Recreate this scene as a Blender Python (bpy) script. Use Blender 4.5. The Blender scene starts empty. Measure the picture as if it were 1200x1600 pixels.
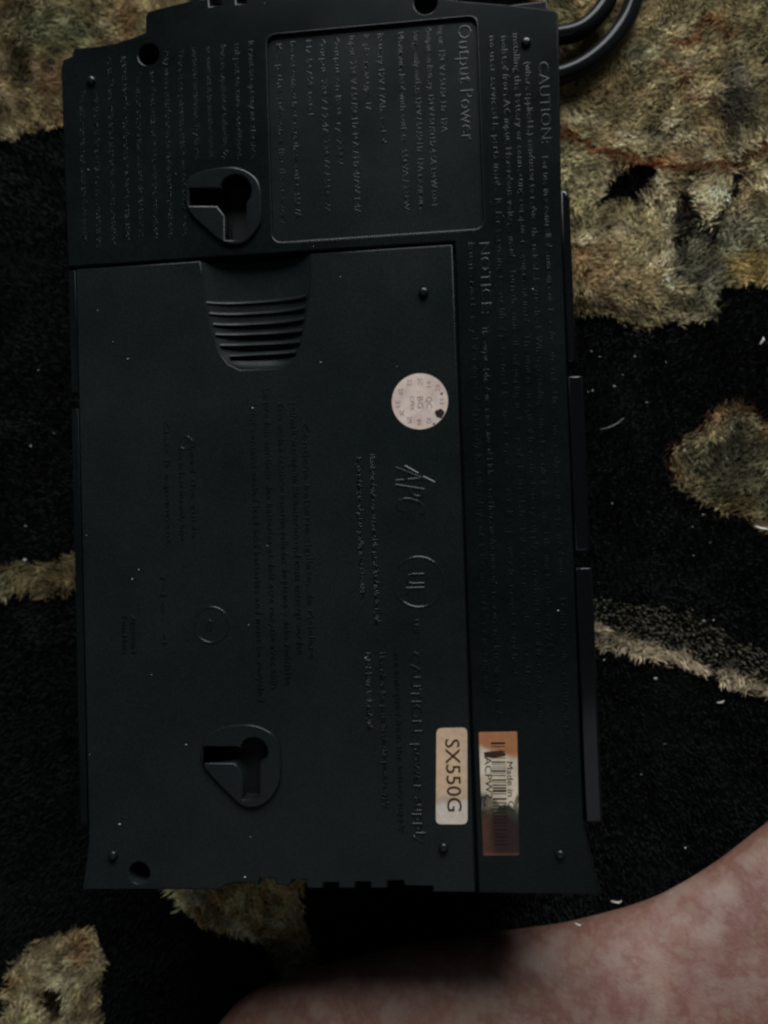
import bpy, math, random
import numpy as np
from mathutils import Matrix, Euler, Vector
random.seed(7); RNG = np.random.default_rng(11)
S = bpy.context.scene
COL = S.collection

# ------------------------------------------------------------------ camera
FPX = 1155.0                       # focal length in photo pixels (photo is 1200 x 1600)
CAM_H = 0.330                      # lens height above the carpet
TOP = 0.085                        # height of the upward face of the device
ROT = Euler((math.radians(1.405), math.radians(5.008), math.radians(-1.887)), 'XYZ')
cam_d = bpy.data.cameras.new('camera')
cam = bpy.data.objects.new('camera', cam_d); COL.objects.link(cam)
cam.location = (0, 0, CAM_H); cam.rotation_euler = ROT
cam_d.sensor_fit = 'VERTICAL'; cam_d.sensor_height = 36.0; cam_d.lens = 36.0 * FPX / 1600.0
cam_d.clip_start = 0.005; cam_d.clip_end = 50
cam_d.dof.use_dof = True; cam_d.dof.focus_distance = 0.250; cam_d.dof.aperture_fstop = 9.0
S.camera = cam
S.render.resolution_x = 768; S.render.resolution_y = 1024
S.view_settings.view_transform = 'Standard'; S.view_settings.look = 'None'
S.view_settings.exposure = 0.0; S.view_settings.gamma = 1.0
S.render.engine = 'CYCLES'
S.cycles.filter_width = 2.5

# ------------------------------------------------------------------ light: a dim room with one window and an added fill lamp
W = bpy.data.worlds.new('World'); S.world = W; W.use_nodes = True
bg = W.node_tree.nodes['Background']
bg.inputs[0].default_value = (0.80, 0.93, 1.0, 1); bg.inputs[1].default_value = 0.031

def area(name, az, el, dist, sx, sy, power, colour):
    """area lamp; az measured from +Y towards +X, el above the carpet"""
    a, e = math.radians(az), math.radians(el)
    p = Vector((math.sin(a) * math.cos(e), math.cos(a) * math.cos(e), math.sin(e))) * dist
    l = bpy.data.lights.new(name, 'AREA'); l.shape = 'RECTANGLE'; l.size = sx; l.size_y = sy
    l.energy = power; l.color = colour
    o = bpy.data.objects.new(name, l); COL.objects.link(o); o.location = p
    o.rotation_euler = (-p).to_track_quat('-Z', 'Y').to_euler()
    return o
area('window_light', 10, 31.5, 1.6, 1.25, 0.72, 40.0, (0.95, 0.98, 1.0))
area('room_fill', 176, 62, 2.2, 1.6, 1.0, 2.0, (0.90, 0.95, 1.0))  # added fill lamp without a source there, lifts the device's lower end

# ------------------------------------------------------------------ geometry helpers
RM = np.array(ROT.to_matrix())
def D(px, py, z=TOP):
    """point of the photo -> world point on the level z"""
    d = RM @ np.array([(px - 600) / FPX, -(py - 800) / FPX, -1.0])
    t = (z - CAM_H) / d[2]
    return (float(d[0] * t), float(d[1] * t))
def to_px(x, y, z):
    v = np.stack([x, y, z - CAM_H], 0).reshape(3, -1)
    c = RM.T @ v
    return 600 + FPX * c[0] / -c[2], 800 - FPX * c[1] / -c[2]
def L(pts, z=TOP): return [D(a, b, z) for a, b in pts]

def lin(r, g, b):
    f = lambda c: (c / 255 / 12.92) if c / 255 <= 0.04045 else ((c / 255 + 0.055) / 1.055) ** 2.4
    return (f(r), f(g), f(b), 1)

def link(name, me, mat=None, parent=None):
    o = bpy.data.objects.new(name, me); COL.objects.link(o)
    if mat: me.materials.clear(); me.materials.append(mat)
    if parent: o.parent = parent
    return o
def tag(o, label=None, cat=None, group=None, kind=None):
    for k, v in (('label', label), ('category', cat), ('group', group), ('kind', kind)):
        if v: o[k] = v
    return o
def smooth(me, ang=40):
    me.polygons.foreach_set('use_smooth', [True] * len(me.polygons))
    try: me.set_sharp_from_angle(angle=math.radians(ang))
    except Exception: pass
def mesh(name, v, f):
    me = bpy.data.meshes.new(name); me.from_pydata([tuple(p) for p in v], [], [tuple(q) for q in f]); me.update(); return me

def curve_mesh(cd, name):
    o = bpy.data.objects.new('tmp', cd); COL.objects.link(o)
    dg = bpy.context.evaluated_depsgraph_get(); dg.update()
    me = bpy.data.meshes.new_from_object(o.evaluated_get(dg)); me.name = name
    bpy.data.objects.remove(o); bpy.data.curves.remove(cd)
    return me
def plate(name, loops, z0, z1, bev, mat, parent=None, res=2):
    """flat part with holes and rounded edges, from z0 up to z1"""
    cd = bpy.data.curves.new(name, 'CURVE'); cd.dimensions = '2D'; cd.fill_mode = 'BOTH'
    cd.extrude = (z1 - z0) / 2 - bev; cd.bevel_depth = bev; cd.bevel_resolution = res; cd.offset = -bev
    for lp in loops:
        s = cd.splines.new('POLY'); s.points.add(len(lp) - 1); s.use_cyclic_u = True
        for p, q in zip(s.points, lp): p.co = (q[0], q[1], 0, 1)
    me = curve_mesh(cd, name)
    for v in me.vertices: v.co.z += (z0 + z1) / 2
    smooth(me, 50)
    return link(name, me, mat, parent)
def rounded(pts, r, n=5):
    """round the corners of a polygon"""
    out = []; m = len(pts)
    for i in range(m):
        a, b, c = (Vector(pts[i - 1]), Vector(pts[i]), Vector(pts[(i + 1) % m]))
        u, w = (a - b), (c - b); rr = min(r, u.length * .45, w.length * .45)
        p, q = b + u.normalized() * rr, b + w.normalized() * rr
        for k in range(n + 1):
            t = k / n; x = p * (1 - t) ** 2 + b * 2 * t * (1 - t) + q * t * t; out.append((x.x, x.y))
    return out
def circle(c, r, n=28): return [(c[0] + r * math.cos(2 * math.pi * k / n), c[1] + r * math.sin(2 * math.pi * k / n)) for k in range(n)]
def spline(pts, per=8, closed=False):
    P = [np.array(p, float) for p in pts]; n = len(P); out = []
    for i in range(n if closed else n - 1):
        g = (lambda k: P[k % n]) if closed else (lambda k: P[max(0, min(n - 1, k))])
        a, b, c, d = g(i - 1), g(i), g(i + 1), g(i + 2)
        for k in range(per):
            t = k / per
            out.append(tuple(.5 * (2 * b + (c - a) * t + (2 * a - 5 * b + 4 * c - d) * t * t + (3 * b - a - 3 * c + d) * t ** 3)))
    if not closed: out.append(tuple(P[-1]))
    return out

class Tex:
    """collects embossed or printed lines of lettering into one mesh; lines run towards -Y, letter tops towards +X"""
    def __init__(self, z, h, bev): self.v = []; self.f = []; self.z = z; self.h = h; self.b = bev
    def line(self, text, base_px, start_py, end_py, height, shear=0.0, res=1, fit=True, bold=0.0, at=None):
        cd = bpy.data.curves.new('t', 'FONT'); cd.body = text; cd.size = 1.0; cd.resolution_u = res; cd.shear = shear
        flat = self.b == 0
        cd.extrude = 0.01 if flat else 0.0; cd.offset = bold if flat else -0.034
        cd.bevel_depth = 0.0 if flat else 0.042; cd.bevel_resolution = 2
        me = curve_mesh(cd, 't')
        a = np.zeros(len(me.vertices) * 3); me.vertices.foreach_get('co', a); a = a.reshape(-1, 3)
        if len(a) == 0: return
        base = D(base_px, start_py); end = D(base_px, end_py)
        length = base[1] - end[1]
        cap = 0.70
        sy = height / cap
        sx = length / max(1e-6, a[:, 0].max() - a[:, 0].min()) if fit else sy
        zz = (a[:, 2] - a[:, 2].min()) / max(1e-9, a[:, 2].max() - a[:, 2].min())
        x0 = a[:, 0].min()
        wx = (base[0] if at is None else at) + a[:, 1] * sy
        wy = base[1] - (a[:, 0] - x0) * sx
        wz = self.z + (zz * self.h if flat else (zz - .42) * 2 * self.h * (height / .0021) ** -.1 * (1 + .9 * np.clip((.06 - wy) / .15, 0, 1)))
        n = len(self.v)
        self.v += list(zip(wx, wy, wz))
        for p in me.polygons: self.f.append([n + i for i in p.vertices])
        bpy.data.meshes.remove(me)
    def ring(self, c, r, w, n=36):
        m = len(self.v)
        prof = [(-w, -.00005), (-w * .5, self.h * .75), (w * .5, self.h * .75), (w, -.00005)]
        for k in range(n):
            a = 2 * math.pi * k / n
            for dr, dz in prof: self.v.append((c[0] + (r + dr) * math.cos(a), c[1] + (r + dr) * math.sin(a), self.z + dz))
        for k in range(n):
            for j in range(3):
                a, b = m + 4 * k + j, m + 4 * ((k + 1) % n) + j
                self.f.append([a, a + 1, b + 1, b])
    def bar(self, p, q, w):
        d = Vector((q[0] - p[0], q[1] - p[1])); nrm = Vector((-d.y, d.x)).normalized(); m = len(self.v)
        for e in (p, q):
            for s, dz in ((-w, 0), (-w * .4, self.h), (w * .4, self.h), (w, 0)):
                self.v.append((e[0] + nrm.x * s, e[1] + nrm.y * s, self.z + dz))
        for j in range(3): self.f.append([m + j, m + j + 1, m + 5 + j, m + 4 + j])
        self.f.append([m, m + 1, m + 2, m + 3]); self.f.append([m + 7, m + 6, m + 5, m + 4])
    def build(self, name, mat, parent):
        me = mesh(name, self.v, self.f)
        return link(name, me, mat, parent)

# ------------------------------------------------------------------ materials
def mat(name, col, rough=.5, spec=.5):
    m = bpy.data.materials.new(name); m.use_nodes = True
    b = m.node_tree.nodes['Principled BSDF']
    b.inputs['Base Color'].default_value = col if len(col) == 4 else (*col, 1)
    b.inputs['Roughness'].default_value = rough; b.inputs['Specular IOR Level'].default_value = spec
    return m, m.node_tree, b
def noise(nt, scale, detail=4, rough=.6, coord='Object'):
    tc = nt.nodes.new('ShaderNodeTexCoord'); n = nt.nodes.new('ShaderNodeTexNoise')
    n.inputs['Scale'].default_value = scale; n.inputs['Detail'].default_value = detail; n.inputs['Roughness'].default_value = rough
    nt.links.new(tc.outputs[coord], n.inputs['Vector']); return n
def ramp(nt, src, stops):
    r = nt.nodes.new('ShaderNodeValToRGB'); e = r.color_ramp.elements
    while len(e) < len(stops): e.new(.5)
    for k, (p, c) in enumerate(stops): e[k].position = p; e[k].color = c if len(c) == 4 else (*c, 1)
    nt.links.new(src, r.inputs[0]); return r
def bump(nt, bsdf, src, strength, dist):
    b = nt.nodes.new('ShaderNodeBump'); b.inputs['Strength'].default_value = strength; b.inputs['Distance'].default_value = dist
    nt.links.new(src, b.inputs['Height']); nt.links.new(b.outputs[0], bsdf.inputs['Normal'])

def plastic(name, dark, light, r0, r1, spec=.5, grain=.18):
    m, nt, b = mat(name, dark, .5, spec)
    n = noise(nt, 17, 7, .68)
    gr = noise(nt, 1500, 3, .7); mx = nt.nodes.new('ShaderNodeMix'); mx.data_type = 'RGBA'; mx.blend_type = 'MULTIPLY'; mx.inputs[0].default_value = 1
    nt.links.new(ramp(nt, n.outputs[0], [(.3, dark), (.7, light)]).outputs[0], mx.inputs[6])
    nt.links.new(ramp(nt, gr.outputs[0], [(.3, (.62, .64, .66)), (.7, (1.3, 1.3, 1.3))]).outputs[0], mx.inputs[7]); nt.links.new(mx.outputs[2], b.inputs['Base Color'])
    rr = ramp(nt, n.outputs[0], [(.3, (r0,) * 3), (.7, (r1,) * 3)])
    nt.links.new(rr.outputs[0], b.inputs['Roughness'])
    g = noise(nt, 2600, 2, .5); bump(nt, b, g.outputs[0], grain, .00012)
    return m
M_PLASTIC = plastic('black_plastic', (.0025, .0040, .0042), (.0062, .0084, .0087), .17, .24, .09)
M_PLASTIC_LIT = plastic('black_plastic_lit', (.0056, .0080, .0083), (.0118, .0146, .0147), .18, .28, .09)  # lighter copy of the shell colour, standing in for brighter light lower down
M_MOUNT = plastic('mount_plastic', (.0060, .0082, .0086), (.0095, .0118, .0122), .18, .26, .16)
M_SIDE = plastic('black_side_plastic', (.0022, .0026, .0030), (.0034, .0038, .0042), .11, .14, .38, .03)
M_EMB = plastic('embossed_plastic', (.0055, .0078, .0082), (.0075, .0098, .0103), .20, .28, .27, .05)
M_RUBBER = plastic('black_rubber', (.0040, .0045, .0045), (.0065, .007, .007), .5, .65, .15)
M_INK, _, _ = mat('dark_ink', (.012, .008, .006), .6, .2)
M_GREY_INK, _, _ = mat('grey_ink', (.17, .13, .12), .7, .2)
M_BROWN_INK, _, _ = mat('brown_ink', (.035, .018, .010), .7, .2)
M_CORD = plastic('cord_rubber', (.005, .0055, .006), (.008, .0085, .009), .05, .08, .11, .0)

def paper(name):
    m, nt, b = mat(name, (.6, .5, .4), .6, .12)
    at = nt.nodes.new('ShaderNodeVertexColor'); at.layer_name = 'Col'
    n = noise(nt, 420, 4, .6)
    mx = nt.nodes.new('ShaderNodeMix'); mx.data_type = 'RGBA'; mx.blend_type = 'MULTIPLY'; mx.inputs[0].default_value = 1
    r = ramp(nt, n.outputs[0], [(.3, (.80, .78, .76)), (.7, (1, 1, 1))])
    nt.links.new(at.outputs[0], mx.inputs[6]); nt.links.new(r.outputs[0], mx.inputs[7]); nt.links.new(mx.outputs[2], b.inputs['Base Color'])
    bump(nt, b, n.outputs[0], .2, .0002)
    return m
M_PAPER = paper('sticker_paper')

# ------------------------------------------------------------------ numpy value noise
def vnoise(x, y, scale, seed):
    x = np.asarray(x) / scale + 1000.3; y = np.asarray(y) / scale + 1000.7
    xi = np.floor(x).astype(np.int64); yi = np.floor(y).astype(np.int64); fx = x - xi; fy = y - yi
    fx = fx * fx * (3 - 2 * fx); fy = fy * fy * (3 - 2 * fy)
    def h(a, b):
        n = (a * 374761393 + b * 668265263 + seed * 974634777) & 0x7fffffff
        n = ((n ^ (n >> 13)) * 1274126177) & 0x7fffffff
        n = n ^ (n >> 16)
        return (n & 0xffff) / 65535.0
    return (h(xi, yi) * (1 - fx) + h(xi + 1, yi) * fx) * (1 - fy) + (h(xi, yi + 1) * (1 - fx) + h(xi + 1, yi + 1) * fx) * fy
def fbm(x, y, scale, seed, octv=3):
    s = 0; a = 1; t = 0
    for k in range(octv): s = s + a * vnoise(x, y, scale / 2 ** k, seed + k); t += a; a *= .55
    return s / t
def inside(px, py, poly):
    r = np.zeros(px.shape, bool); n = len(poly)
    for i in range(n):
        (x0, y0), (x1, y1) = poly[i], poly[(i + 1) % n]
        if y0 == y1: continue
        c = ((y0 > py) != (y1 > py)) & (px < (x1 - x0) * (py - y0) / (y1 - y0) + x0); r ^= c
    return r
def near(px, py, line):
    d = np.full(px.shape, 1e9)
    for (x0, y0), (x1, y1) in zip(line[:-1], line[1:]):
        vx, vy = x1 - x0, y1 - y0
        t = np.clip(((px - x0) * vx + (py - y0) * vy) / (vx * vx + vy * vy), 0, 1)
        d = np.minimum(d, np.hypot(px - x0 - t * vx, py - y0 - t * vy))
    return d
def mixc(c, col, w): return c * (1 - w[:, None]) + np.array(col)[None, :] * w[:, None]
def sstep(a, b, x): t = np.clip((x - a) / (b - a), 0, 1); return t * t * (3 - 2 * t)

# ------------------------------------------------------------------ the carpet: its woven pattern and some painted light and shade, in photo units on the carpet plane
UL = [(-400, -400), (300, -400), (300, 190), (130, 192), (90, 190), (55, 196), (30, 206), (0, 214), (-60, 235), (-400, 260)]
UR = [(830, -400), (1600, -400), (1600, 400), (1300, 420), (1200, 437), (1163, 448), (1136, 440), (1120, 466), (1130, 486), (1101, 506),
      (1045, 498), (1000, 510), (968, 499), (930, 486), (900, 488), (830, 480)]
LEAF = [(933, 324), (946, 304), (949, 282), (963, 264), (985, 253), (1033, 256), (1026, 277), (1013, 294), (998, 310), (975, 321), (955, 315)]
TRI = [(1090, 266), (1152, 262), (1146, 302), (1122, 330), (1108, 358), (1096, 330), (1080, 300)]
BLOB = [(1052, 723), (1057, 694), (1075, 681), (1101, 676), (1108, 654), (1124, 636), (1150, 632), (1176, 639), (1187, 657), (1205, 673), (1320, 690),
        (1400, 800), (1300, 850), (1200, 832), (1182, 816), (1166, 805), (1130, 800), (1098, 784), (1069, 762), (1056, 743)]
BAND = [(860, 915), (927, 930), (1000, 945), (1095, 962), (1150, 998), (1200, 1012), (1400, 1060), (1400, 1140), (1200, 1086), (1162, 1080), (1125, 1066),
        (1100, 1053), (1080, 1040), (1040, 1038), (1000, 1026), (945, 1011), (927, 994), (860, 970)]
BAND_TAN = [(860, 950), (930, 974), (960, 985), (1000, 1000), (1050, 1018), (1080, 1022), (1100, 1036), (1112, 1058), (1125, 1068), (1135, 1048), (1170, 1060), (1200, 1075), (1400, 1120),
            (1400, 1140), (1200, 1086), (1162, 1080), (1125, 1066), (1100, 1053), (1080, 1040), (1040, 1038), (1000, 1026), (945, 1011), (927, 994), (860, 970)]
LBAND = [(-300, 890), (0, 885), (50, 884), (85, 876), (110, 870), (200, 870), (200, 915), (125, 910), (105, 919), (90, 928), (65, 930), (45, 925), (35, 932), (20, 926), (0, 934), (-300, 950)]
FLOWER = [(5, 1545), (10, 1525), (20, 1508), (40, 1500), (50, 1480), (70, 1470), (95, 1466), (108, 1454), (146, 1455), (152, 1490), (166, 1511), (152, 1525),
          (152, 1560), (160, 1600), (150, 1720), (60, 1740), (-10, 1680), (2, 1600), (14, 1580), (8, 1562)]
FLOWER_HOLE = [(66, 1546), (84, 1542), (101, 1543), (98, 1572), (92, 1597), (70, 1592), (63, 1566)]
LOW = [(250, 1340), (262, 1390), (285, 1422), (302, 1438), (330, 1449), (375, 1464), (420, 1481), (431, 1510), (445, 1528), (475, 1531), (493, 1511), (486, 1480),
       (474, 1458), (470, 1430), (471, 1380), (471, 1330)]
RUST = [[(880, 205), (930, 234), (1000, 248), (1075, 264), (1120, 262), (1160, 254), (1210, 215)], [(1138, 52), (1120, 32), (1098, 30), (1090, 62), (1058, 66)],
        [(1036, 100), (1074, 108), (1070, 148), (1110, 155)]]
RIDGE_LIGHT = [[(890, 184), (940, 183)], [(965, 216), (1000, 208), (1040, 228)], [(1045, 192), (1075, 214), (1112, 236)], [(1146, 238), (1165, 218), (1210, 206)], [(1040, 97), (1080, 101)], [(1078, 145), (1112, 146)],
         [(948, 262), (938, 290), (936, 306)], [(1000, 318), (1030, 292), (1045, 268)], [(1048, 300), (1042, 380), (1046, 440)], [(1060, 494), (1105, 498)], [(905, 378), (940, 362), (985, 350)]]
CREASE_SHADE = [[(1010, 196), (1045, 208)], [(1065, 196), (1085, 206)], [(925, 228), (990, 243)], [(890, 466), (950, 476), (1000, 488), (1040, 478)], [(1180, 445), (1150, 462)], [(900, 350), (915, 345)], [(1135, 305), (1122, 335)]]
DARKL = [[(1072, 312), (1070, 350), (1066, 372)], [(1110, 362), (1120, 372), (1100, 366)], [(1074, 316), (1092, 330), (1098, 352)], [(1088, 268), (1078, 285), (1074, 312), (1066, 330)], [(1155, 262), (1150, 295), (1128, 322), (1116, 345), (1110, 362)]]

def carpet_colour(x, y):
    """dye of the pile (linear albedo), some light and shade painted in, and whether it is the pale wool"""
    px0, py0 = to_px(x, y, np.zeros_like(x))
    jx = (fbm(px0, py0, 16, 3) - .5) * 17 + RNG.normal(0, 1.6, x.shape); jy = (fbm(px0, py0, 16, 9) - .5) * 17 + RNG.normal(0, 1.6, x.shape)
    px, py = px0 + jx, py0 + jy
    n = len(x)
    blk = np.tile(np.array([.0090, .0098, .0096]), (n, 1))
    smudge = sstep(.52, .75, fbm(px, py, 130, 50)); blk = mixc(blk, (.016, .0175, .0175), smudge)
    blk = mixc(blk, (.036, .040, .041), .8 * np.exp(-((px - 985) / 75) ** 2 - ((py - 525) / 16) ** 2))
    # wool
    a = fbm(px, py, 70, 20, 4); b = fbm(px, py, 42, 30, 4); c = fbm(px, py, 24, 40, 3)
    wool = np.tile(np.array([.33, .285, .165]), (n, 1))
    wool = mixc(wool, (.24, .255, .155), sstep(.45, .62, a) * .85)
    wool = mixc(wool, (.215, .125, .062), sstep(.52, .70, b) * .75)
    wool = mixc(wool, (.46, .43, .30), sstep(.55, .72, c) * .75)
    wool = mixc(wool, (.115, .10, .062), sstep(.56, .74, 1 - c) * .6)
    col = blk.copy(); isw = np.zeros(n)
    def lay(mask, cl, w=1.0):
        nonlocal col, isw
        col[mask] = cl[mask]; isw[mask] = w
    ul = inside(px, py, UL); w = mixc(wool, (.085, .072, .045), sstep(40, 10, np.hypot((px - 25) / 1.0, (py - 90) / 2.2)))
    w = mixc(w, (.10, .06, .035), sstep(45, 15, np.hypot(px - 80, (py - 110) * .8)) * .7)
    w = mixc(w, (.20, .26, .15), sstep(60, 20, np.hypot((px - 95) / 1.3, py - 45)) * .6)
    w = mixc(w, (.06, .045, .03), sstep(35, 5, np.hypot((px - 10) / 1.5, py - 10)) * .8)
    lay(ul, w * .70)  # weaker light on this side put into the dye
    ur = inside(px, py, UR)
    g = mixc(wool, (.155, .175, .135), sstep(1060, 1085, px) * sstep(300, 350, py) * .8)
    g = mixc(g, (.22, .20, .115), sstep(300, 160, py) * .55)
    g = mixc(g, (.20, .095, .04), sstep(60, 20, np.hypot((px - 925) / 1.4, py - 410)) * .55)
    g = mixc(g, (.42, .36, .22), sstep(70, 25, np.hypot((px - 985) / 1.6, py - 385)) * .45)
    g = mixc(g, (.34, .26, .10), sstep(45, 20, np.hypot((px - 1180) / 1.3, py - 418)) * .8)
    g = mixc(g, (.045, .052, .05), sstep(42, 22, np.hypot((px - 1150) / 1.0, (py - 150) / 2.0)) * .85)
    g = mixc(g, (.030, .036, .036), sstep(18, 8, np.abs(px - 1062)) * sstep(330, 350, py) * sstep(455, 425, py) * .9)
    g = mixc(g, (.05, .055, .052), sstep(26, 12, np.hypot((px - 1095) / 1.6, py - 425)) * .6)
    g = mixc(g, (.30, .31, .23), sstep(14, 4, np.abs(px - 1045 + (py - 400) * .05)) * sstep(300, 330, py) * .7)
    g = mixc(g, (.33, .36, .27), sstep(22, 8, np.hypot((px - 1000) / 1.5, py - 82)) * .7)
    g = mixc(g, (.035, .034, .03), sstep(20, 8, np.hypot((px - 1035) / 1.1, py - 212)) * .7)
    g = mixc(g, (.14, .135, .085), sstep(466, 488, py) * .75)
    for r in RUST: g = mixc(g, (.13, .050, .022), sstep(10, 4, near(px, py, r)) * .9)
    for r in RIDGE_LIGHT: g = mixc(g, (.50, .47, .34), sstep(13, 3, near(px, py, r)) * .75)  # brightness of the raised pile painted into the dye
    for r in CREASE_SHADE: g = mixc(g, (.030, .028, .022), sstep(10, 3, near(px, py, r)) * .85)  # shade of the crevices painted as dark lines
    for r in RUST: g = mixc(g, (.13, .050, .022), sstep(10, 4, near(px, py, r)) * .55)
    for r in DARKL: g = mixc(g, (.012, .012, .011), sstep(11, 7, near(px, py, r)) * .98)
    g = mixc(g, (.012, .012, .011), sstep(14, 8, np.hypot((px - 1078) / 1.0, (py - 322) / 1.3)) * .9)
    t = inside(px, py, TRI); g[t] = mixc(wool, (.60, .54, .37), np.full(n, .85))[t]
    lay(ur, g)
    hole = ur & inside(px, py, LEAF); col[hole] = blk[hole]; isw[hole] = 0
    # blob on the right with its reddish fringe
    e = inside(px0 + jx * 1.3, py0 + jy * 1.3, BLOB)
    ed = near(px, py, BLOB + BLOB[:1])
    fr = (~e) & (ed < 11) & (px > 1040); col[fr] = mixc(blk, (.085, .022, .012), sstep(11, 2, ed) * .8 * np.where((px < 1112) & (py < 725) | (px > 1160) & (py < 690), 1, .15))[fr]; isw[fr] = .3
    bw = mixc(wool, (.105, .115, .085), sstep(10, 26, ed) * .85)
    bw = mixc(bw, (.05, .055, .042), sstep(34, 14, np.hypot(px - 1140, (py - 705) / 1.1)) * .8)
    bw = mixc(bw, (.17, .13, .06), sstep(30, 12, np.hypot(px - 1160, py - 785)) * .6)
    lay(e, bw * .7)
    e = inside(px, py, BAND); bw = mixc(mixc(wool, (.085, .078, .058), np.full(n, .94)), (.10, .125, .09), sstep(40, 10, np.abs(px - 945)) * .5)
    lay(e, bw, .15)
    e = inside(px0 + jx * .9, py0 + jy * .9, BAND_TAN); lay(e, mixc(wool, (.42, .38, .30), np.full(n, .85)))
    e = inside(px, py, LBAND); w2 = mixc(wool, (.21, .185, .10), sstep(10, 90, px) * .7); w2 = mixc(w2, (.26, .34, .22), sstep(30, 5, np.hypot(px - 3, py - 915)) * .6); lay(e, w2 * .75)  # darkening towards the device is its soft shadow, put into the dye
    e = inside(px0 + jx * .6, py0 + jy * .6, FLOWER); fw = mixc(wool, (.31, .29, .19), np.full(n, .55))
    fw = mixc(fw, (.20, .105, .05), sstep(34, 10, np.hypot(px - 122, (py - 1484) / 1.3)) * .85)
    fw = mixc(fw, (.24, .17, .09), sstep(26, 8, np.hypot(px - 22, py - 1540)) * .8)
    for r in ([(68, 1490), (78, 1520), (86, 1545)], [(112, 1482), (102, 1515), (94, 1540)], [(28, 1540), (45, 1565), (62, 1590)], [(105, 1545), (103, 1590), (108, 1640)], [(140, 1512), (115, 1530), (104, 1545)]):
        fw = mixc(fw, (.50, .50, .36), sstep(8, 3, near(px, py, r)) * .8)
    fw = mixc(fw, (.42, .47, .22), sstep(24, 8, np.hypot(px - 45, (py - 1600))) * .8)
    lay(e, fw * 1.15)
    h = inside(px, py, FLOWER_HOLE); col[h] = (.028, .020, .012); isw[h] = .3
    e = inside(px, py, LOW); lw = mixc(wool * 1.2, (.19, .14, .075), sstep(330, 345, px) * .8)
    lw = mixc(lw, (.40, .30, .13), sstep(16, 6, np.hypot((px - 388) / 1.3, py - 1389)))
    lw = mixc(lw, (.45, .40, .26), (vnoise(px0, py0, 8, 77) > .80) * .8)
    lw = mixc(lw, (.15, .15, .105), sstep(1462, 1480, py) * .8)
    lay(e, np.clip(lw * 2.2, 0, .6))  # dye raised to offset the device's shadow over this figure
    # the woven figure goes on beyond the photograph
    out = (px0 < -60) | (px0 > 1270) | (py0 < -60) | (py0 > 1670)
    far = fbm(px0, py0, 230, 90, 3) > .54
    o = out & far & (isw == 0); col[o] = wool[o]; isw[o] = 1
    return col, isw

M_PILE, nt, b = mat('wool_pile', (.2, .2, .15), .95, .03)
at = nt.nodes.new('ShaderNodeVertexColor'); at.layer_name = 'Col'; nt.links.new(at.outputs[0], b.inputs['Base Color'])
geo = nt.nodes.new('ShaderNodeNewGeometry'); sc = nt.nodes.new('ShaderNodeVectorMath'); sc.operation = 'SCALE'; sc.inputs['Scale'].default_value = .55   # soft, round fibres
ad = nt.nodes.new('ShaderNodeVectorMath'); ad.operation = 'ADD'; ad.inputs[1].default_value = (0, 0, .75); nm = nt.nodes.new('ShaderNodeVectorMath'); nm.operation = 'NORMALIZE'
nt.links.new(geo.outputs['Normal'], sc.inputs[0]); nt.links.new(sc.outputs[0], ad.inputs[0]); nt.links.new(ad.outputs[0], nm.inputs[0]); nt.links.new(nm.outputs[0], b.inputs['Normal'])
M_BACK, nt, b = mat('carpet_backing', (.01, .009, .008), .95, .03)
r = ramp(nt, noise(nt, 14, 5, .6).outputs[0], [(.40, (.0030, .0032, .0032)), (.65, (.0060, .0064, .0064))]); nt.links.new(r.outputs[0], b.inputs['Base Color'])
bump(nt, b, noise(nt, 900, 2).outputs[0], .6, .002)
N = 40
v = [(-1.2 + 2.4 * i / N, -1.2 + 2.4 * j / N, -.0036) for j in range(N + 1) for i in range(N + 1)]
f = [(j * (N + 1) + i, j * (N + 1) + i + 1, (j + 1) * (N + 1) + i + 1, (j + 1) * (N + 1) + i) for j in range(N) for i in range(N)]
carpet = link('carpet', mesh('carpet', v, f), M_BACK)
tag(carpet, 'black patterned wool carpet with tan, olive and rust figures under the device', 'carpet', kind='structure')

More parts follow.
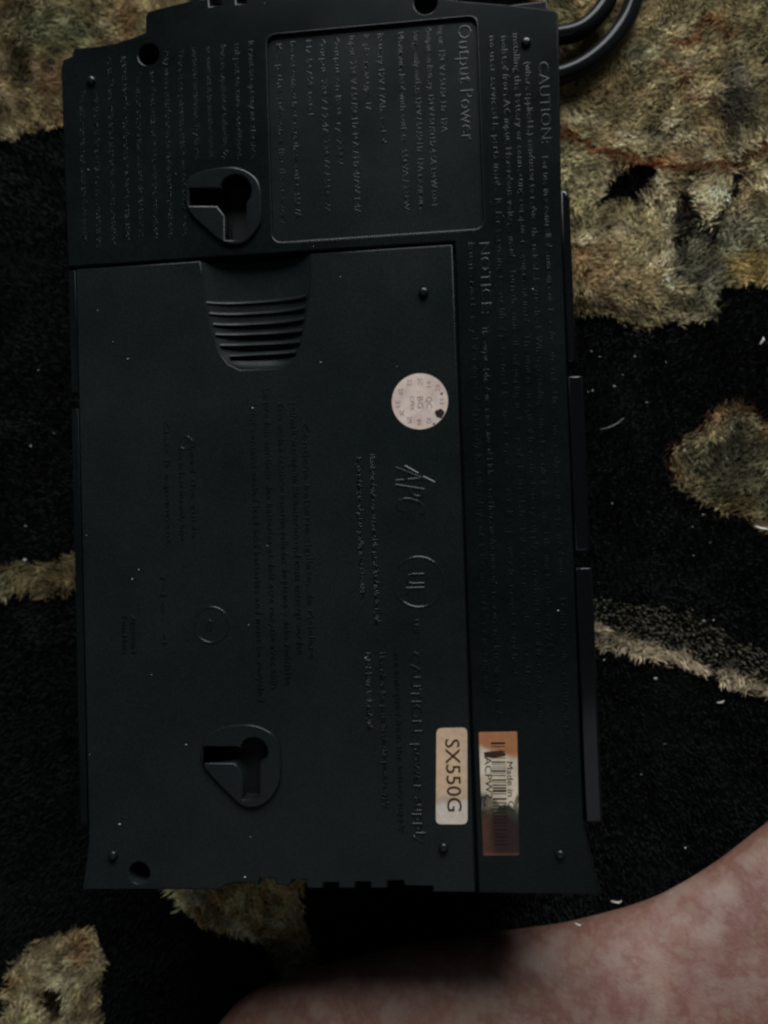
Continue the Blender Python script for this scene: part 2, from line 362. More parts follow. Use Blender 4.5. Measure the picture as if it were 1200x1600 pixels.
def build_pile():
    s = .00112
    gx, gy = np.meshgrid(np.arange(-.235, .255, s), np.arange(-.290, .305, s))
    x = gx.ravel() + RNG.uniform(-.5, .5, gx.size) * s; y = gy.ravel() + RNG.uniform(-.5, .5, gx.size) * s
    keep = ~((x > -.112) & (x < .026) & (y > -.098) & (y < .150))
    x, y = x[keep], y[keep]
    col, isw = carpet_colour(x, y)
    w_ = isw > .4; m_ = int(w_.sum())
    ex = [(x[w_] + RNG.normal(0, .0005, m_), y[w_] + RNG.normal(0, .0005, m_)) for _ in range(2)]
    x = np.concatenate([x] + [e_[0] for e_ in ex]); y = np.concatenate([y] + [e_[1] for e_ in ex])
    col = np.concatenate([col, col[w_], col[w_]]); isw = np.concatenate([isw, isw[w_], isw[w_]])
    n = len(x)
    clump = .6 * fbm(x, y, .013, 61, 3) + .4 * fbm(x, y, .005, 62, 2)                       # matted clumps of fibre
    th = (fbm(x, y, .022, 71, 2) - .5) * 5 + np.where(RNG.random(n) < .5, 0, math.pi) + RNG.normal(0, .5, n)
    lean = np.where(isw > .2, RNG.uniform(.0018, .0046, n), RNG.uniform(.0003, .0009, n))
    top = np.where(isw > .2, .0 + (clump - .5) * .0042 + RNG.normal(0, .0005, n), -.0008 + (clump - .5) * .002 + RNG.normal(0, .00018, n))
    wd = np.where(isw > .2, RNG.uniform(.00016, .00032, n), RNG.uniform(.00022, .00040, n))
    dx, dy = np.cos(th), np.sin(th)
    ph = th + RNG.normal(math.pi / 2, .6, n); sx, sy = np.cos(ph) * wd, np.sin(ph) * wd
    V = np.zeros((n, 5, 3))
    zr = -.0038
    V[:, 0] = np.stack([x - sx, y - sy, np.full(n, zr)], 1); V[:, 1] = np.stack([x + sx, y + sy, np.full(n, zr)], 1)
    mx, my = x + dx * lean * .35, y + dy * lean * .35; mz = zr + (top - zr) * .8
    V[:, 2] = np.stack([mx - sx * .85, my - sy * .85, mz], 1); V[:, 3] = np.stack([mx + sx * .85, my + sy * .85, mz], 1)
    V[:, 4] = np.stack([x + dx * lean, y + dy * lean, top], 1)
    T = np.array([[0, 1, 2], [1, 3, 2], [2, 3, 4]])
    F = (np.arange(n) * 5)[:, None, None] + T[None]
    me = bpy.data.meshes.new('carpet_pile')
    me.vertices.add(n * 5); me.vertices.foreach_set('co', V.ravel())
    me.loops.add(n * 9); me.loops.foreach_set('vertex_index', F.ravel().astype(np.int32))
    me.polygons.add(n * 3); me.polygons.foreach_set('loop_start', np.arange(0, n * 9, 3, dtype=np.int32))
    me.update(); me.validate()
    ca = me.color_attributes.new('Col', 'FLOAT_COLOR', 'POINT')
    k = np.exp(RNG.normal(0, 1, n) * np.where(isw > .2, .15, .10))[:, None]
    C = np.ones((n, 5, 4)); C[:, :, :3] = np.clip(col * np.array([.80, .705, .59]) ** (isw > .2)[:, None] * k * np.where(isw > .2, 1.18 * np.exp(3.5 * (fbm(x, y, .0045, 131, 3) - .5)), 1.0)[:, None], 0, .8)[:, None, :]
    ca.data.foreach_set('color', C.ravel())
    return tag(link('pile', me, M_PILE, carpet), kind='stuff')
build_pile()

# ------------------------------------------------------------------ the device
dev = bpy.data.objects.new('battery_backup', None); COL.objects.link(dev)
tag(dev, 'black plastic battery backup lying upside down on the carpet with three paper stickers', 'battery backup')
mm = .001
# outlines
TOP_EDGE = L([(95, 108), (98, 93), (112, 87), (115, 75), (150, 72), (180, 67), (205, 59), (227, 50), (227, 24), (232, 17), (255, 11), (308, -2), (327, -5), (328, 9), (345, 7),
              (346, -8), (369, -11), (370, 5), (384, 4), (385, -12), (450, -17), (520, -20), (600, -16), (700, -3), (718, 0), (800, 7), (868, 15), (873, 20)])
RIGHT = [(.0404, .090), (.0400, -.064), (.0400, -.096), (.0445, -.1180)]
SEAM_Y, SEAM_X = .0960, .0053
BOT_R = [(.0440, -.1186)] + L([(745, 1397)])
BOT_R[1] = (SEAM_X, -.1184)
k1 = [(250 + a / 4, 220 + b / 4) for a, b in [(165, 345), (185, 235), (320, 182), (470, 170), (580, 215), (632, 300), (638, 480), (605, 570), (535, 640), (455, 657), (380, 632), (290, 555), (190, 455)]]
k2 = [(280 + a / 6, 1100 + b / 6) for a, b in [(215, 420), (255, 300), (400, 215), (560, 188), (720, 195), (870, 265), (945, 380), (958, 650), (905, 830), (770, 950), (610, 955), (470, 840), (280, 640), (215, 530)]]
def keyhole(cx, cy, r, slot, down):
    x0, y0, y1 = slot; xa, xb, yb = down
    pts = [(x0, y0), (cx - r * .85, y0)]
    for k in range(9):
        t = math.radians(205 + k * (180 / 8)); pts.append((cx + r * math.cos(t), cy + r * math.sin(t)))
    pts += [(xb, cy + r * .7), (xb, yb - 8), (xb - 8, yb), (xa, yb - 1), (xa, y1 + 16), (xa - 12, y1), (x0, y1)]
    return pts
h1 = keyhole(369, 300, 25, (297, 296, 323), (353, 386, 377))
h2 = keyhole(397, 1174, 22, (322, 1167, 1191), (380, 407, 1249))
PAN = rounded([(-.0563, .1716), (.0152, .1716), (.0152, .0998), (-.0563, .0998)], .0035)
hole_a, hole_b, hole_c = circle(D(232, 85), .0036), circle(D(665, 4), .0037), circle(D(217, 1365), .0036)
shell_loop = TOP_EDGE + RIGHT + BOT_R + [(SEAM_X, SEAM_Y), (-.1292, SEAM_Y)]
shell = plate('shell', [shell_loop, PAN, L(h1), hole_a, hole_b], .042, TOP, .0006, M_PLASTIC, dev)
# body under the plates, set in and standing on the carpet
body_loop = rounded([(-.1255, .166), (.039, .166), (.0385, -.1155), (-.1255, -.1155)], .006)
plate('lower_body', [body_loop], -.002, .041, .002, M_PLASTIC, dev)
plate('shade_floor', [rounded([(-.1235, .160), (.037, .160), (.037, -.112), (-.1235, -.112)], .004)], .0412, .0425, .0003, M_RUBBER, dev)  # added black sheet that keeps the holes and gaps dark
plate('seam_light_block', [[(SEAM_X - .004, SEAM_Y + .004), (SEAM_X + .004, SEAM_Y + .004), (SEAM_X + .004, -.116), (SEAM_X - .004, -.116)]], .043, .0815, .0003, M_RUBBER, dev)  # added unseen wall, stops light leaking along the seam
plate('seam_light_block', [[(-.127, SEAM_Y + .004), (SEAM_X - .0045, SEAM_Y + .004), (SEAM_X - .0045, SEAM_Y - .0012), (-.127, SEAM_Y - .0012)]], .043, .0788, .0003, M_RUBBER, dev)  # same added light stop under the crosswise seam
# recessed label panel
plate('label_panel', [rounded([(-.0585, .174), (.0172, .174), (.0172, .0975), (-.0585, .0975)], .003)], .080, TOP - .0011, .0002, M_PLASTIC_LIT, dev)
plate('panel_glint_rim', [[(a + (.0006 if a > -.02 else -.0006), b_ + (.0006 if b_ > .135 else -.0006)) for a, b_ in PAN], PAN], TOP - .002, TOP + .00006, .00025, M_EMB, dev)  # added glossy rim that gives the panel edge its highlight
# battery door with the finger grip biting into its upper edge
GL = [(313, 407), (316, 430), (321, 465), (327, 495), (335, 525), (344, 552), (356, 568), (375, 577)]
GR = [(485, 394), (485, 430), (482, 465), (478, 495), (472, 525), (465, 552), (453, 566), (432, 575)]
gl, gr = L(GL), L(GR); gl[0] = (gl[0][0], .0952); gr[0] = (gr[0][0], .0952)
teeth = [(676, 1395), (676, 1386), (631, 1385), (630, 1377), (606, 1377), (605, 1389), (579, 1389), (578, 1379), (556, 1379), (555, 1389), (529, 1389), (528, 1380), (506, 1380), (505, 1389),
         (479, 1389), (478, 1376), (456, 1376), (455, 1384), (431, 1384), (430, 1374), (406, 1374), (404, 1384), (392, 1381), (370, 1380), (352, 1384), (342, 1391)]
door_loop = [(-.1262, .0952)] + gl + gr[::-1] + [(.0046, .0952), (.0046, -.1182)] + L(teeth) + [(-.1288, -.1184), (-.1263, -.1040), (-.1260, -.0975)]
door = plate('battery_door', [door_loop, L(h2), hole_c], .042, TOP - .0002, .0005, M_PLASTIC_LIT, dev)
def grip():
    n, m = 26, 21; v = []; f = []
    A, B = spline(gl, 4), spline(gr, 4); n = len(A)
    for i in range(n):
        t = i / (n - 1); dep = .0036 * (1 - sstep(.45, 1.0, np.array(t))) * (.86 + .14 * (1 - t))
        for j in range(m):
            u = -1 + 2 * j / (m - 1); x = A[i][0] * (1 - (u + 1) / 2) + B[i][0] * (u + 1) / 2; y = A[i][1] * (1 - (u + 1) / 2) + B[i][1] * (u + 1) / 2
            v.append((x, y, TOP - .0007 - float(dep) * (1 - abs(u) ** 3.2)))
    for i in range(n - 1):
        for j in range(m - 1): f.append((i * m + j, (i + 1) * m + j, (i + 1) * m + j + 1, i * m + j + 1))
    me = mesh('finger_grip', v, f); smooth(me, 80); link('finger_grip', me, M_PLASTIC_LIT, door)
    ridge_me = {}
    for yl, yr, xl, xr in [(473, 463, 320, 480), (490, 481, 325, 478), (507, 499, 331, 476), (523, 517, 335, 474), (540, 535, 342, 471), (557, 551, 356, 464)]:
        P, Q = D(xl + 2, yl), D(xr - 2, yr); vv = []; ff = []; K = 12
        for k in range(K + 1):
            t = k / K; x, y = P[0] + (Q[0] - P[0]) * t, P[1] + (Q[1] - P[1]) * t
            tt = min(1, max(0, (.0952 - y) / (.0952 - gl[-1][1]))); u = -1 + 2 * t
            z = TOP - .0007 - .0036 * float(1 - sstep(.45, 1.0, np.array(tt))) * (.86 + .14 * (1 - tt)) * (1 - abs(u) ** 3.2 * .96)
            for dy, dz in ((.0014, -.0004), (.0005, .0006), (.0000, .0007), (-.0004, .0003), (-.0006, -.0006)): vv.append((x, y + dy, z + dz))
        for k in range(K):
            for j in range(4): ff.append((k * 5 + j, k * 5 + j + 1, k * 5 + 6 + j, k * 5 + 5 + j))
        me = mesh('grip_ridge', vv, ff); smooth(me, 50); link('grip_ridge', me, M_PLASTIC_LIT, door)
grip()
# keyhole wall mounts
for kk, hh, fl in ((k1, h1, .0775), (k2, h2, .0795)):
    o = plate('keyhole_mount', [spline(L(kk), 4, True), L(hh)], TOP - .004, TOP + .0011, .0006, M_MOUNT, dev)
    c = np.mean(np.array(L(kk)), 0)
    plate('keyhole_floor', [[(c[0] + (p[0] - c[0]) * .9, c[1] + (p[1] - c[1]) * .9) for p in L(kk)]], fl - .002, fl, .0002, M_RUBBER, o)
# small round studs
def stud_mesh():
    prof = [(.00165, -.0004), (.0016, .0006), (.00135, .0011), (.0007, .0013), (0.0, .00135)]; v = []; f = []; n = 18
    for r_, z_ in prof[:-1]:
        for k in range(n): v.append((r_ * math.cos(2 * math.pi * k / n), r_ * math.sin(2 * math.pi * k / n), z_))
    v.append((0, 0, prof[-1][1]))
    for i in range(len(prof) - 2):
        for k in range(n): f.append((i * n + k, i * n + (k + 1) % n, (i + 1) * n + (k + 1) % n, (i + 1) * n + k))
    b_ = (len(prof) - 2) * n
    for k in range(n): f.append((b_ + k, b_ + (k + 1) % n, len(v) - 1))
    me = mesh('stud', v, f); smooth(me, 60); return me
sm = stud_mesh()
for px, py in [(822, 67), (662, 457), (693, 1324), (875, 1335), (177, 1336), (143, 127)]:
    o = link('stud', sm, M_EMB, dev); p = D(px, py); o.location = (p[0], p[1], TOP)
# raised covers down both long sides
def side(x0, x1, y1, y0, z, cut=0.0, bev=.0009, mt=None):
    lp = [(x0, y1), (x1 - cut, y1), (x1, y1 - cut * 3)] if cut else [(x0, y1), (x1, y1)]
    plate('side_cover', [lp + [(x1, y0), (x0, y0)]], .020, z, bev, mt or M_SIDE, dev, 4)
def yy(px, py, z): return D(px, py, z)[1]
ZS = .0835
side(.0407, .0438, yy(893, 296, ZS), yy(895, 566, ZS), ZS, .0010)
side(.0407, .0458, yy(897, 587, ZS), yy(900, 862, ZS), ZS)
side(.0407, .0463, yy(907, 887, ZS), -.0962, ZS)
side(-.1293, -.1268, .0950, .0520, TOP - .0008, 0, .0003, M_PLASTIC)
side(-.1293, -.1268, .0465, -.0966, TOP - .0008, 0, .0003, M_PLASTIC)
# socket block at the head end where the cord enters
plate('cord_entry', [L([(785, 30), (786, 8), (856, 0), (857, 40)], .072)], .02, .072, .0006, M_PLASTIC, dev)

# ---- raised lettering
t = Tex(TOP, .00012, 1)
LH = .0021
t.line('CAUTION:', 841, 97, 226, .0035, res=2)
t.line('For use in a controlled environment. To reduce the risk of fire, connect only to a circuit provided with', 847, 245, 900, LH)
t.line('branch circuit overcurrent protection.', 872, 935, 1215, LH, at=D(847, 245)[0])
t.line('(where applicable) conductor to reduce the risk of electric shock. When grounding cannot be verified, disconnect the unit from the supply before', 820, 97, 1050, LH)
t.line('installing the battery or connecting computer equipment inside. The unit is energized from the battery supply even when isolated from the mains', 801, 53, 1130, LH)
t.line('isolated from AC input. Hazardous voltage inside. Turn the unit off and unplug it. To avoid electrical shock do not remove the cover. There are', 783, 57, 1112, LH)
t.line('no user serviceable parts inside. Refer servicing to qualified personnel. Do not remove cover. Keep away from water and heat.', 764, 57, 1060, LH)
t.line('NOTICE:', 749, 380, 492, .0034, res=2)
t.line('The output of this device is not sinusoidal. It has a total harmonic distortion and a maximum single harmonic of the load', 753, 510, 1115, LH)
t.line('Batteries must be recycled or disposed of properly. Read the safety guide before use and keep it near the unit.', 731, 380, 1085, LH)
t.build('embossed_text', M_EMB, shell)
t = Tex(TOP - .0011, .00012, 1)
t.line('Output Power', 715, 36, 220, .0046, res=2)
rows = [('Input: 120 V / 50/60 Hz  12A', 684, 38, 205), ('Output on Battery: 120V / 50/60Hz 4.6A 330W total', 665, 40, 320), ('Surge only outlets 120V / 50/60Hz  12A maximum', 645, 45, 325), ('Maximum load with outlets:  550VA / 330W', 621, 48, 328),
        ('Battery 12V / 7Ah, sealed', 589, 50, 221), ('Replacement type, 17', 567, 52, 170), ('Input: 230 V / 50/60 Hz 10A / Hz 4/7W 1.4A', 545, 54, 335), ('Output on Battery: 230V', 521, 55, 258), ('Output: 230V / 2.4A 330W / 550 VA', 499, 58, 335), ('Hz 50/60 total', 477, 60, 178), ('Do not connect heaters to these outlets 550VA', 452, 62, 340), ('Keep this side on a flat floor away', 430, 66, 350)]
for s_, bx, y0_, y1_ in rows: t.line(s_, bx, y0_, y1_, .0021)
t.build('embossed_text', M_EMB, bpy.data.objects['label_panel'])
t = Tex(TOP, .00009, 1)
words = ['This equipment has been tested and found to comply', 'with the limits for a digital device pursuant to the', 'rules. These limits are designed to provide protection', 'against harmful interference in a home installation.', 'This equipment generates, uses and can radiate energy', 'and if not installed in line with the instructions', 'may cause interference to radio communications.', 'There is no guarantee that it will not occur in one', 'particular installation. Try to move the receiver', 'or connect it to another circuit, or ask for help', 'from an experienced technician. Operation is', 'subject to two conditions.', 'It must accept any interference.']
for k, wd_ in enumerate(words):
    bx = 124 + k * 22; e_ = (390 - k * 3) if bx < 285 else 250
    t.line(wd_ if e_ > 300 else wd_[:34], bx, {0: 142, 1: 142, 4: 112, 5: 112}.get(k, 96 - k * 2.6), e_, .0020)
t.build('embossed_text', M_EMB, shell)
t = Tex(TOP - .0002, .00015, 1)
for s_, bx, y0_, y1_ in [('Unit contains sealed lead acid batteries and must be recycled', 390, 632, 1096), ('Le produit contient des batteries et doit etre recycle avec soin', 411, 606, 1075), ('Esta unidad contiene baterias selladas de plomo y debe reciclarse', 433, 630, 1070),
                         ('Enthaelt versiegelte Bleibatterien und muss entsorgt werden', 453, 628, 1022), ('Contiene batterie sigillate, da riciclare', 472, 660, 1030)]: t.line(s_, bx, y0_, y1_, .0023)
for s_, bx, y0_, y1_ in [('Registered designs and patents pending in several countries', 556, 715, 934), ('Manufactured under one or more of the patents listed in the user guide', 577, 710, 976), ('Risk of electric shock, read guide', 570, 1020, 1140), ('Hazardous live parts inside this power supply', 592, 1020, 1262), ('are energized from the battery supply', 615, 1018, 1300)]: t.line(s_, bx, y0_, y1_, .0021)
t.line('CAUTION: power supply', 640, 1018, 1318, .0034, res=2)
t.line('us', 646, 968, 990, .0030, res=2)
for s_, bx, y0_, y1_ in [('Class B equipment', 255, 655, 850), ('For indoor use only here', 278, 700, 845), ('Read the guide', 296, 690, 840), ('Tested here', 190, 960, 1022), ('Approved', 204, 962, 1020), ('No. 4', 250, 900, 1010)]: t.line(s_, bx, y0_, y1_, .0019)
t.build('embossed_text', M_EMB, door)
t = Tex(TOP - .0002, .00014, 1)
t.line('APC', 617, 728, 806, .0100, shear=.35, res=3)
t.bar(D(632, 728), D(653, 740), .0004); t.bar(D(661, 745), D(679, 754), .0004)
t.build('brand_logo', M_EMB, door)
t = Tex(TOP - .0002, .00014, 1)
t.ring(D(654, 910), .0083, .0005); t.line('UL', 634, 896, 930, .0062, res=3)
t.build('safety_mark', M_EMB, door)
t = Tex(TOP - .0002, .00014, 1)
t.ring(D(330, 977), .0060, .0005); t.line('e', 322, 968, 986, .0034, res=3)
t.build('approval_mark', M_EMB, door)
t = Tex(TOP - .0002, .00014, 1)
t.ring(D(290, 692), .0022, .0004, 20); t.bar(D(280, 702), D(300, 680), .0003)
t.build('approval_mark', M_EMB, door)

# ---- stickers
def sticker(name, loop, colour_fn, z, th=.00012):
    """thin paper label, finely divided so that its stains have their own shapes"""
    P = np.array(loop); x0, y0 = P.min(0); x1, y1 = P.max(0); c = P.mean(0)
    rings = 22; n = len(loop); v = [(c[0], c[1], z + th)]; f = []
    for k in range(1, rings + 1):
        for p in loop: q = c + (np.array(p) - c) * k / rings; v.append((q[0], q[1], z + th))
    for p in loop: v.append((p[0], p[1], z - .0002))
    for k in range(n): f.append((0, 1 + k, 1 + (k + 1) % n))
    for r_ in range(rings):
        for k in range(n): a, b_ = 1 + r_ * n + k, 1 + r_ * n + (k + 1) % n; f.append((a, a + n, b_ + n, b_))
    if sum(P[i][0] * P[(i + 1) % n][1] - P[(i + 1) % n][0] * P[i][1] for i in range(n)) < 0: f = [q[::-1] for q in f]
    me = mesh(name, v, f); V = np.array(v)
    C = np.ones((len(v), 4)); C[:, :3] = colour_fn(V[:, 0], V[:, 1])
    ca = me.color_attributes.new('Col', 'FLOAT_COLOR', 'POINT'); ca.data.foreach_set('color', C.ravel())
    smooth(me, 60)
    return me
def dense(lp, k=14):
    out = []
    for i in range(len(lp)):
        a, b_ = np.array(lp[i]), np.array(lp[(i + 1) % len(lp)])
        m_ = max(1, int(np.linalg.norm(b_ - a) / .0012))
        for j in range(m_): out.append(tuple(a + (b_ - a) * j / m_))
    return out
ZD = TOP - .0002
def col_round(x, y):
    n = len(x); c = np.tile(np.array([.59, .475, .41]), (n, 1)); c = mixc(c, (.50, .40, .36), sstep(.45, .7, fbm(x, y, .006, 5)) * .6)
    return mixc(c, (.63, .55, .50), sstep(.5, .7, fbm(x, y, .004, 8)) * .5)
qc = D(656, 627)
rs = link('round_sticker', sticker('round_sticker', circle(qc, .00935, 64), col_round, ZD), M_PAPER, dev); tag(rs, 'small round pinkish paper quality sticker with ring of grey codes')
t = Tex(ZD + .00012, .00003, 0)
t.line('QC', 666, 620, 638, .0019, res=2); t.line('BG', 652, 620, 638, .0019, res=2); t.line('CMX', 641, 619, 642, .0013, res=2)
for s_, px, py in [('22', 640, 598), ('2C', 656, 596), ('01', 670, 600), ('02', 684, 606), ('03', 690, 627), ('X2', 670, 657), ('80', 655, 660), ('2M', 640, 656), ('2K', 628, 646), ('21', 622, 631), ('20', 626, 612)]:
    t.line(s_, px - 3.5, py - 5, py + 5, .0015, res=1)
t.build('lettering', M_GREY_INK, rs)
t = Tex(ZD + .00012, .00005, 0); t2 = []
cc = D(687, 646)
lp = [(cc[0] + (.0015 + .0002 * math.sin(3 * a)) * math.cos(a), cc[1] + (.0015 + .0002 * math.cos(5 * a)) * math.sin(a)) for a in np.linspace(0, 2 * math.pi, 24, endpoint=False)]
plate('ink_mark', [lp], ZD + .00010, ZD + .00018, .00001, M_INK, rs, 0)
plate('ink_mark', [circle(D(690, 615), .0004, 10)], ZD + .00010, ZD + .00018, .00001, M_INK, rs, 0)
plate('ink_mark', [circle(D(678, 662), .00035, 10)], ZD + .00010, ZD + .00018, .00001, M_INK, rs, 0)

SX = L([(682, 1138), (730, 1137), (730.5, 1288), (681, 1288)])
def col_sx(x, y):
    n = len(x); top_, bot_ = D(706, 1138)[1], D(706, 1288)[1]; s = (top_ - y) / (top_ - bot_)
    c = np.tile(np.array([.54, .395, .285]), (n, 1)); c = mixc(c, (.50, .36, .27), sstep(.25, .0, s) * .8)
    c = mixc(c, (.66, .44, .26), sstep(.4, .6, fbm(x, y, .009, 15)) * .5)
    w_ = fbm(x, y, .006, 25) * .22
    c = mixc(c, (.26, .15, .085), sstep(.05, .0, np.abs(s + w_ - .90)) * .55)
    return mixc(c, (.60, .52, .44), sstep(.87, .93, s + w_))
ms = link('model_sticker', sticker('model_sticker', dense(rounded(SX, .0018)), col_sx, ZD), M_PAPER, dev); tag(ms, 'peach paper sticker with rounded corners and large dark printed letters')
t = Tex(ZD + .00012, .00004, 0); t.line('SX550G', 695.5, 1155, 1268, .0047, res=3, bold=.006); t.build('lettering', M_BROWN_INK, ms)

BC = L([(748, 1144), (808, 1143), (811, 1336), (755, 1336.5)])
def bcs(x, y):
    top_, bot_ = D(779, 1144)[1], D(779, 1336)[1]; return (top_ - y) / (top_ - bot_), (x - D(779, 1240)[0]) / .0062
def col_bar(x, y):
    n = len(x); s, u = bcs(x, y); j = (fbm(x, y, .004, 33) - .5) * .16
    c = np.tile(np.array([.62, .54, .42]), (n, 1))
    c = mixc(c, (.42, .30, .17), sstep(.45, .62, fbm(x, y, .005, 44)) * .35)
    c = mixc(c, (.36, .155, .07), sstep(.19, .14, s + j * .4 + u * -.035))
    c = mixc(c, (.040, .036, .028), sstep(.54, .58, s + j - u * .03))
    c = mixc(c, (.16, .14, .10), (fbm(x, y, .0022, 66) > .58) * sstep(.52, .56, s + j) * sstep(.68, .62, s))
    c = mixc(c, (.030, .018, .017), sstep(.66, .74, s + j))
    c = mixc(c, (.075, .036, .024), sstep(-.2, -.7, u) * sstep(.64, .72, s + j))
    return mixc(c, (.16, .075, .05), sstep(.975, .99, s) * .7)
ZB = TOP
bs = link('barcode_sticker', sticker('barcode_sticker', dense(rounded(BC, .0004, 2)), col_bar, ZB), M_PAPER, dev); tag(bs, 'brown stained barcode sticker, worn and half peeled')
t = Tex(ZB + .00012, .00004, 0)
t.line('Made in C', 791.5, 1190, 1262, .0020, res=2); t.line('ACPW2', 757, 1182, 1248, .0022, res=2)
t.build('lettering', M_INK, bs)
bars = [(1161, 3.2), (1166, 1.2), (1174, 1.6), (1178.5, 5.0), (1184, 1.0), (1190.5, 2.0), (1194, .8), (1198, .8), (1201, .8), (1204.5, 2.6), (1208, .8), (1211.5, 1.4), (1218.5, 2.2), (1222, .8), (1226.5, 1.8), (1231, 2.4), (1235.5, 3.4), (1240, 1.2), (1248, 2.4), (1254, 1.4),
        (1259, 1.2), (1264, 2.2), (1269, 1.4), (1275, 2.4), (1280, 1.2), (1285, 2.6), (1290, 1.2), (1296, 2.4), (1302, 1.6), (1307, 3.0), (1313, 1.6), (1319, 2.4)]
v = []; f = []; bw = []
for py, w_ in bars:
    xl, xr = 767 + (py - 1160) * .036, 789 + (py - 1160) * .03
    for q in ((xl, py - w_ / 2), (xr, py - w_ / 2), (xr, py + w_ / 2), (xl, py + w_ / 2)): p = D(*q); v.append((p[0], p[1], ZB + .00016))
    m_ = len(v) - 4; f.append((m_ + 3, m_ + 2, m_ + 1, m_))
link('barcode', mesh('barcode', v, f), M_INK, bs)
sm_ = L([(756, 1175), (785, 1172), (788, 1181), (770, 1184), (757, 1182)])
plate('ink_mark', [sm_], ZB + .00013, ZB + .00020, .00001, M_BROWN_INK, bs, 0)

# ------------------------------------------------------------------ power cord
def tube(name, pts, r, mat_, parent=None, n=14, per=10):
    P = [Vector(p) for p in spline(pts, per)]; v = []; f = []
    for i, p in enumerate(P):
        tg = (P[min(i + 1, len(P) - 1)] - P[max(i - 1, 0)]).normalized(); up = Vector((0, 0, 1)); a = tg.cross(up).normalized(); b_ = a.cross(tg)
        for k in range(n): w = 2 * math.pi * k / n; q = p + a * (r * math.cos(w)) + b_ * (r * math.sin(w)); v.append(tuple(q))
    for i in range(len(P) - 1):
        for k in range(n): f.append((i * n + k, i * n + (k + 1) % n, (i + 1) * n + (k + 1) % n, (i + 1) * n + k))
    f.append(tuple(range(n - 1, -1, -1))); f.append(tuple((len(P) - 1) * n + k for k in range(n)))
    me = mesh(name, v, f); smooth(me, 60); return link(name, me, mat_, parent)
ZC = .0055
cp = [(*D(815, 104, ZC), ZC), (*D(860, 118, ZC), ZC), (*D(893, 111, ZC), ZC), (*D(926, 92, ZC), ZC), (*D(956, 64, ZC), ZC), (*D(979, 30, ZC), ZC), (*D(993, -10, ZC), ZC), (*D(1002, -60, ZC), ZC), (*D(995, -120, ZC), ZC), (*D(970, -140, ZC), ZC),
      (*D(955, -100, ZC), ZC), (*D(957, -40, ZC), ZC), (*D(950, -2, ZC), ZC), (*D(933, 25, ZC), ZC), (*D(908, 46, ZC), ZC), (*D(878, 55, ZC), ZC), (*D(840, 58, ZC), ZC), (*D(800, 58, ZC), ZC)]
cord = tube('power_cord', cp, .0041, M_CORD)
tag(cord, 'glossy black power cord looped on the carpet at the upper right corner of the device', 'cord')

# ------------------------------------------------------------------ bare leg at the lower right
M_SKIN, nt, b = mat('mottled_skin', (.45, .28, .22), .55, .35)
n1 = noise(nt, 80, 4, .6); n2 = noise(nt, 70, 3, .5); n3 = noise(nt, 30, 3, .5)
r1 = ramp(nt, n1.outputs[0], [(.32, (.265, .182, .142)), (.46, (.228, .144, .110)), (.55, (.188, .094, .070)), (.64, (.215, .140, .095)), (.76, (.205, .150, .122))])
r2 = ramp(nt, n2.outputs[0], [(.40, (1, 1, 1)), (.58, (.90, .78, .76)), (.72, (1.0, .96, .90))])
r3 = ramp(nt, n3.outputs[0], [(.35, (1, 1, 1)), (.65, (.86, .84, .92))])
m1 = nt.nodes.new('ShaderNodeMix'); m1.data_type = 'RGBA'; m1.blend_type = 'MULTIPLY'; m1.inputs[0].default_value = 1
m2 = nt.nodes.new('ShaderNodeMix'); m2.data_type = 'RGBA'; m2.blend_type = 'MULTIPLY'; m2.inputs[0].default_value = 1
nt.links.new(r1.outputs[0], m1.inputs[6]); nt.links.new(r2.outputs[0], m1.inputs[7]); nt.links.new(m1.outputs[2], m2.inputs[6]); nt.links.new(r3.outputs[0], m2.inputs[7])
nt.links.new(m2.outputs[2], b.inputs['Base Color'])
b.inputs['Subsurface Weight'].default_value = .12; b.inputs['Subsurface Radius'].default_value = (.004, .0015, .0008); b.inputs['Subsurface Scale'].default_value = 1.0
bump(nt, b, noise(nt, 420, 5, .7).outputs[0], .45, .0009)
def leg():
    z0 = .026
    edge = [(1750, 1120), (1500, 1150), (1330, 1200), (1200, 1297), (1123, 1356), (1046, 1402), (990, 1424), (932, 1440), (874, 1453), (760, 1468), (630, 1485), (520, 1512), (430, 1542), (350, 1572), (280, 1615), (215, 1690)]
    E = spline([D(a, b_, z0) for a, b_ in edge], 6); E = [np.array(p) for p in E]; n = len(E); m_ = 44; v = []; f = []
    hw = .066; hh = .029
    for i in range(n):
        tg = E[min(i + 1, n - 1)] - E[max(0, i - 1)]; tg /= np.linalg.norm(tg); nr = np.array([-tg[1], tg[0]])
        if nr[1] > 0: nr = -nr
        s = i / (n - 1); w = hw * (1.0 + .10 * math.cos(s * 5)); h = hh * (1.0 - .10 * s)
        if s > .80: q = (s - .80) / .20; k = math.sqrt(max(.0004, 1 - q * q)); 
        else: k = 1.0
        if s < .04: k = max(.1, math.sqrt(1 - (1 - s / .04) ** 2))
        c = E[i] + nr * w
        for j in range(m_):
            a = 2 * math.pi * j / m_; ca, sa = math.cos(a), math.sin(a)
            lat = -w * ca * (k if s > .5 else k); z = z0 - .002 + h * k * sa * (1.0 if sa > 0 else .97)
            p = c + nr * lat * 1.0
            v.append((p[0], p[1], z))
    for i in range(n - 1):
        for j in range(m_): f.append((i * m_ + j, (i + 1) * m_ + j, (i + 1) * m_ + (j + 1) % m_, i * m_ + (j + 1) % m_))
    f.append(tuple(range(m_))); f.append(tuple((n - 1) * m_ + j for j in range(m_ - 1, -1, -1)))
    me = mesh('person', v, f); smooth(me, 85)
    return link('person', me, M_SKIN)
tag(leg(), 'bare leg with mottled pink skin resting on the carpet below the device', 'person')

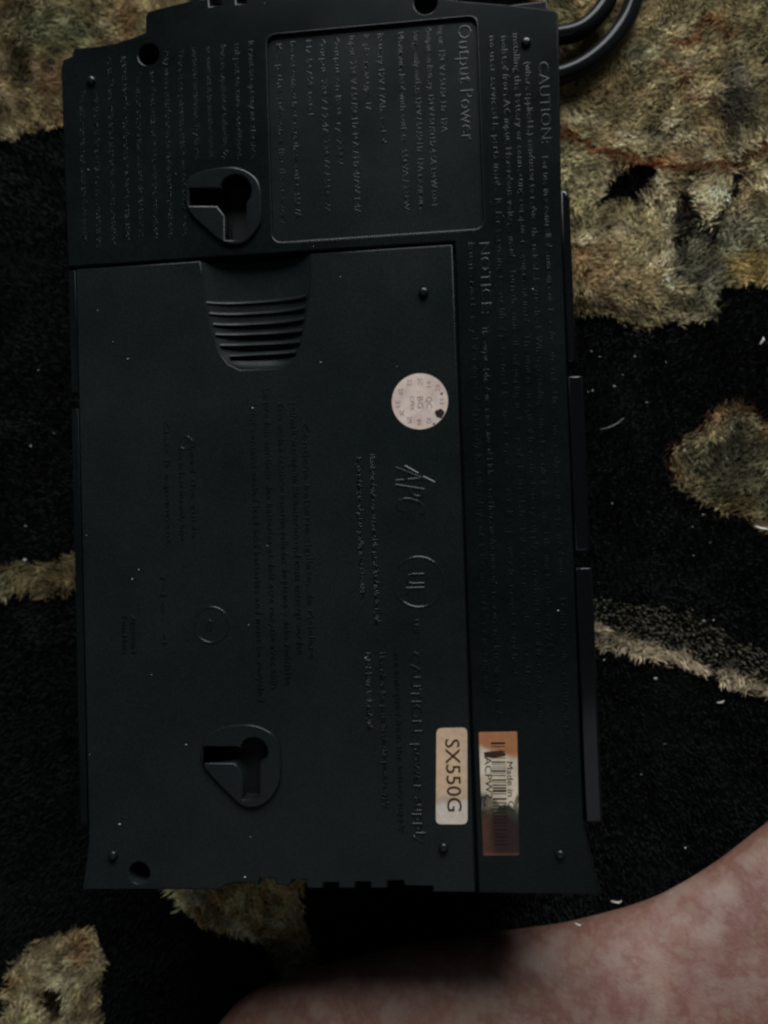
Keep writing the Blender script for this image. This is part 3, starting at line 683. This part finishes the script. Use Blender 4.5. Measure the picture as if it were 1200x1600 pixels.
# ------------------------------------------------------------------ lint
M_LINT, _, _ = mat('white_lint', (.62, .60, .55), .8, .2)
def chip(name, px, py, ln, wd_, ang, z, label, cat='lint'):
    p = D(px, py, z); k = 7; v = []; f = []
    for i in range(k):
        t_ = i / (k - 1) - .5; w = wd_ * .75 * math.sqrt(max(.06, 1 - (2 * t_) ** 2)); bz = .0007 * math.cos(t_ * 3) + .0002 * math.sin(9 * t_)
        cx, cy = t_ * ln, .12 * ln * t_ * t_ * 3
        for s_, dz in ((-w, 0), (0, w * .9), (w, 0), (0, -w * .5)): v.append((cx, cy + s_, bz + dz))
    for i in range(k - 1):
        for j in range(4): f.append((i * 4 + j, i * 4 + (j + 1) % 4, i * 4 + 4 + (j + 1) % 4, i * 4 + 4 + j))
    f.append((3, 2, 1, 0)); f.append(tuple((k - 1) * 4 + j for j in range(4)))
    me = mesh(name, v, f); smooth(me, 60); o = link(name, me, M_LINT); o.location = (p[0], p[1], z); o.rotation_euler = (0, 0, math.radians(ang))
    return tag(o, label, cat, 'pale lint chips lying on the black carpet' if name == 'lint_chip' else None)
chip('lint_chip', 963, 1409, .0048, .0005, -2, .0012, 'flat white splinter lying on black carpet just above the bare leg')
chip('lint_chip', 1191, 533, .0034, .0006, 62, .0012, 'pale lint chip on black carpet near the right edge below the tan figure')
chip('lint_chip', 1126, 1097, .0032, .00035, 14, .0012, 'slim pale lint chip on black carpet below the tan stripe')
chip('lint_chip', 1190, 826, .0062, .0007, -14, .0016, 'bright white sliver at the lower rim of the olive blob')
chip('lint_fibre', 958, 665, .0115, .00010, 24, .0014, 'thin curved pale fibre on black carpet right of the side covers', 'fibre')
chip('lint_chip', 1024, 1060, .0014, .0006, 10, .0012, 'round white lint speck on black carpet under the tan stripe')
chip('lint_chip', 39, 875, .0016, .0007, 10, .0012, 'round white lint speck above the tan stripe left of the device')
chip('skin_flake', 903, 1444, .0028, .0005, -10, .0300, 'tiny pale flake on the edge of the bare leg', 'flake')
def specks(name, pts, r0, r1, label, mat_=M_LINT):
    v = []; f = []
    for x, y, z in pts:
        r = random.uniform(r0, r1); m_ = len(v); e = random.uniform(.6, 1.6)
        v += [(x + r * e, y, z), (x, y + r, z), (x - r * e, y, z), (x, y - r, z), (x, y, z + r), (x, y, z - r)]
        f += [(m_ + a, m_ + b_, m_ + c) for a, b_, c in ((0, 1, 4), (1, 2, 4), (2, 3, 4), (3, 0, 4), (1, 0, 5), (2, 1, 5), (3, 2, 5), (0, 3, 5))]
    tag(link(name, mesh(name, v, f), mat_), label, 'dust', kind='stuff')
fixed = [(1071, 1325), (1002, 1210), (944, 1031), (957, 787), (924, 549), (992, 557), (973, 586), (919, 612), (926, 610), (1115, 969), (1100, 970), (84, 677), (48, 697), (60, 578), (18, 880), (40, 822), (1120, 1023)]
pts = [(*D(a, b_, .001), .001) for a, b_ in fixed]
pts += [(*D(random.uniform(920, 1200), random.uniform(510, 1300), 0), random.uniform(-.001, .0008)) for _ in range(14)]
specks('carpet_lint', pts, .00018, .00038, 'scattered tiny white lint specks on the black parts of the carpet')
dfix = [(153, 485), (275, 272), (620, 573), (383, 1370), (532, 433), (876, 262), (177, 534), (217, 890), (237, 1054), (414, 6), (885, 233), (146, 127), (872, 954), (389, 976), (490, 385)]
pts = [(*D(a, b_), TOP + .0002) for a, b_ in dfix]
pts += [(random.uniform(-.125, .038), random.uniform(-.115, .165), TOP + .0001) for _ in range(16)]
specks('device_dust', pts, .00010, .00024, 'tiny pale dust specks scattered over the black device')
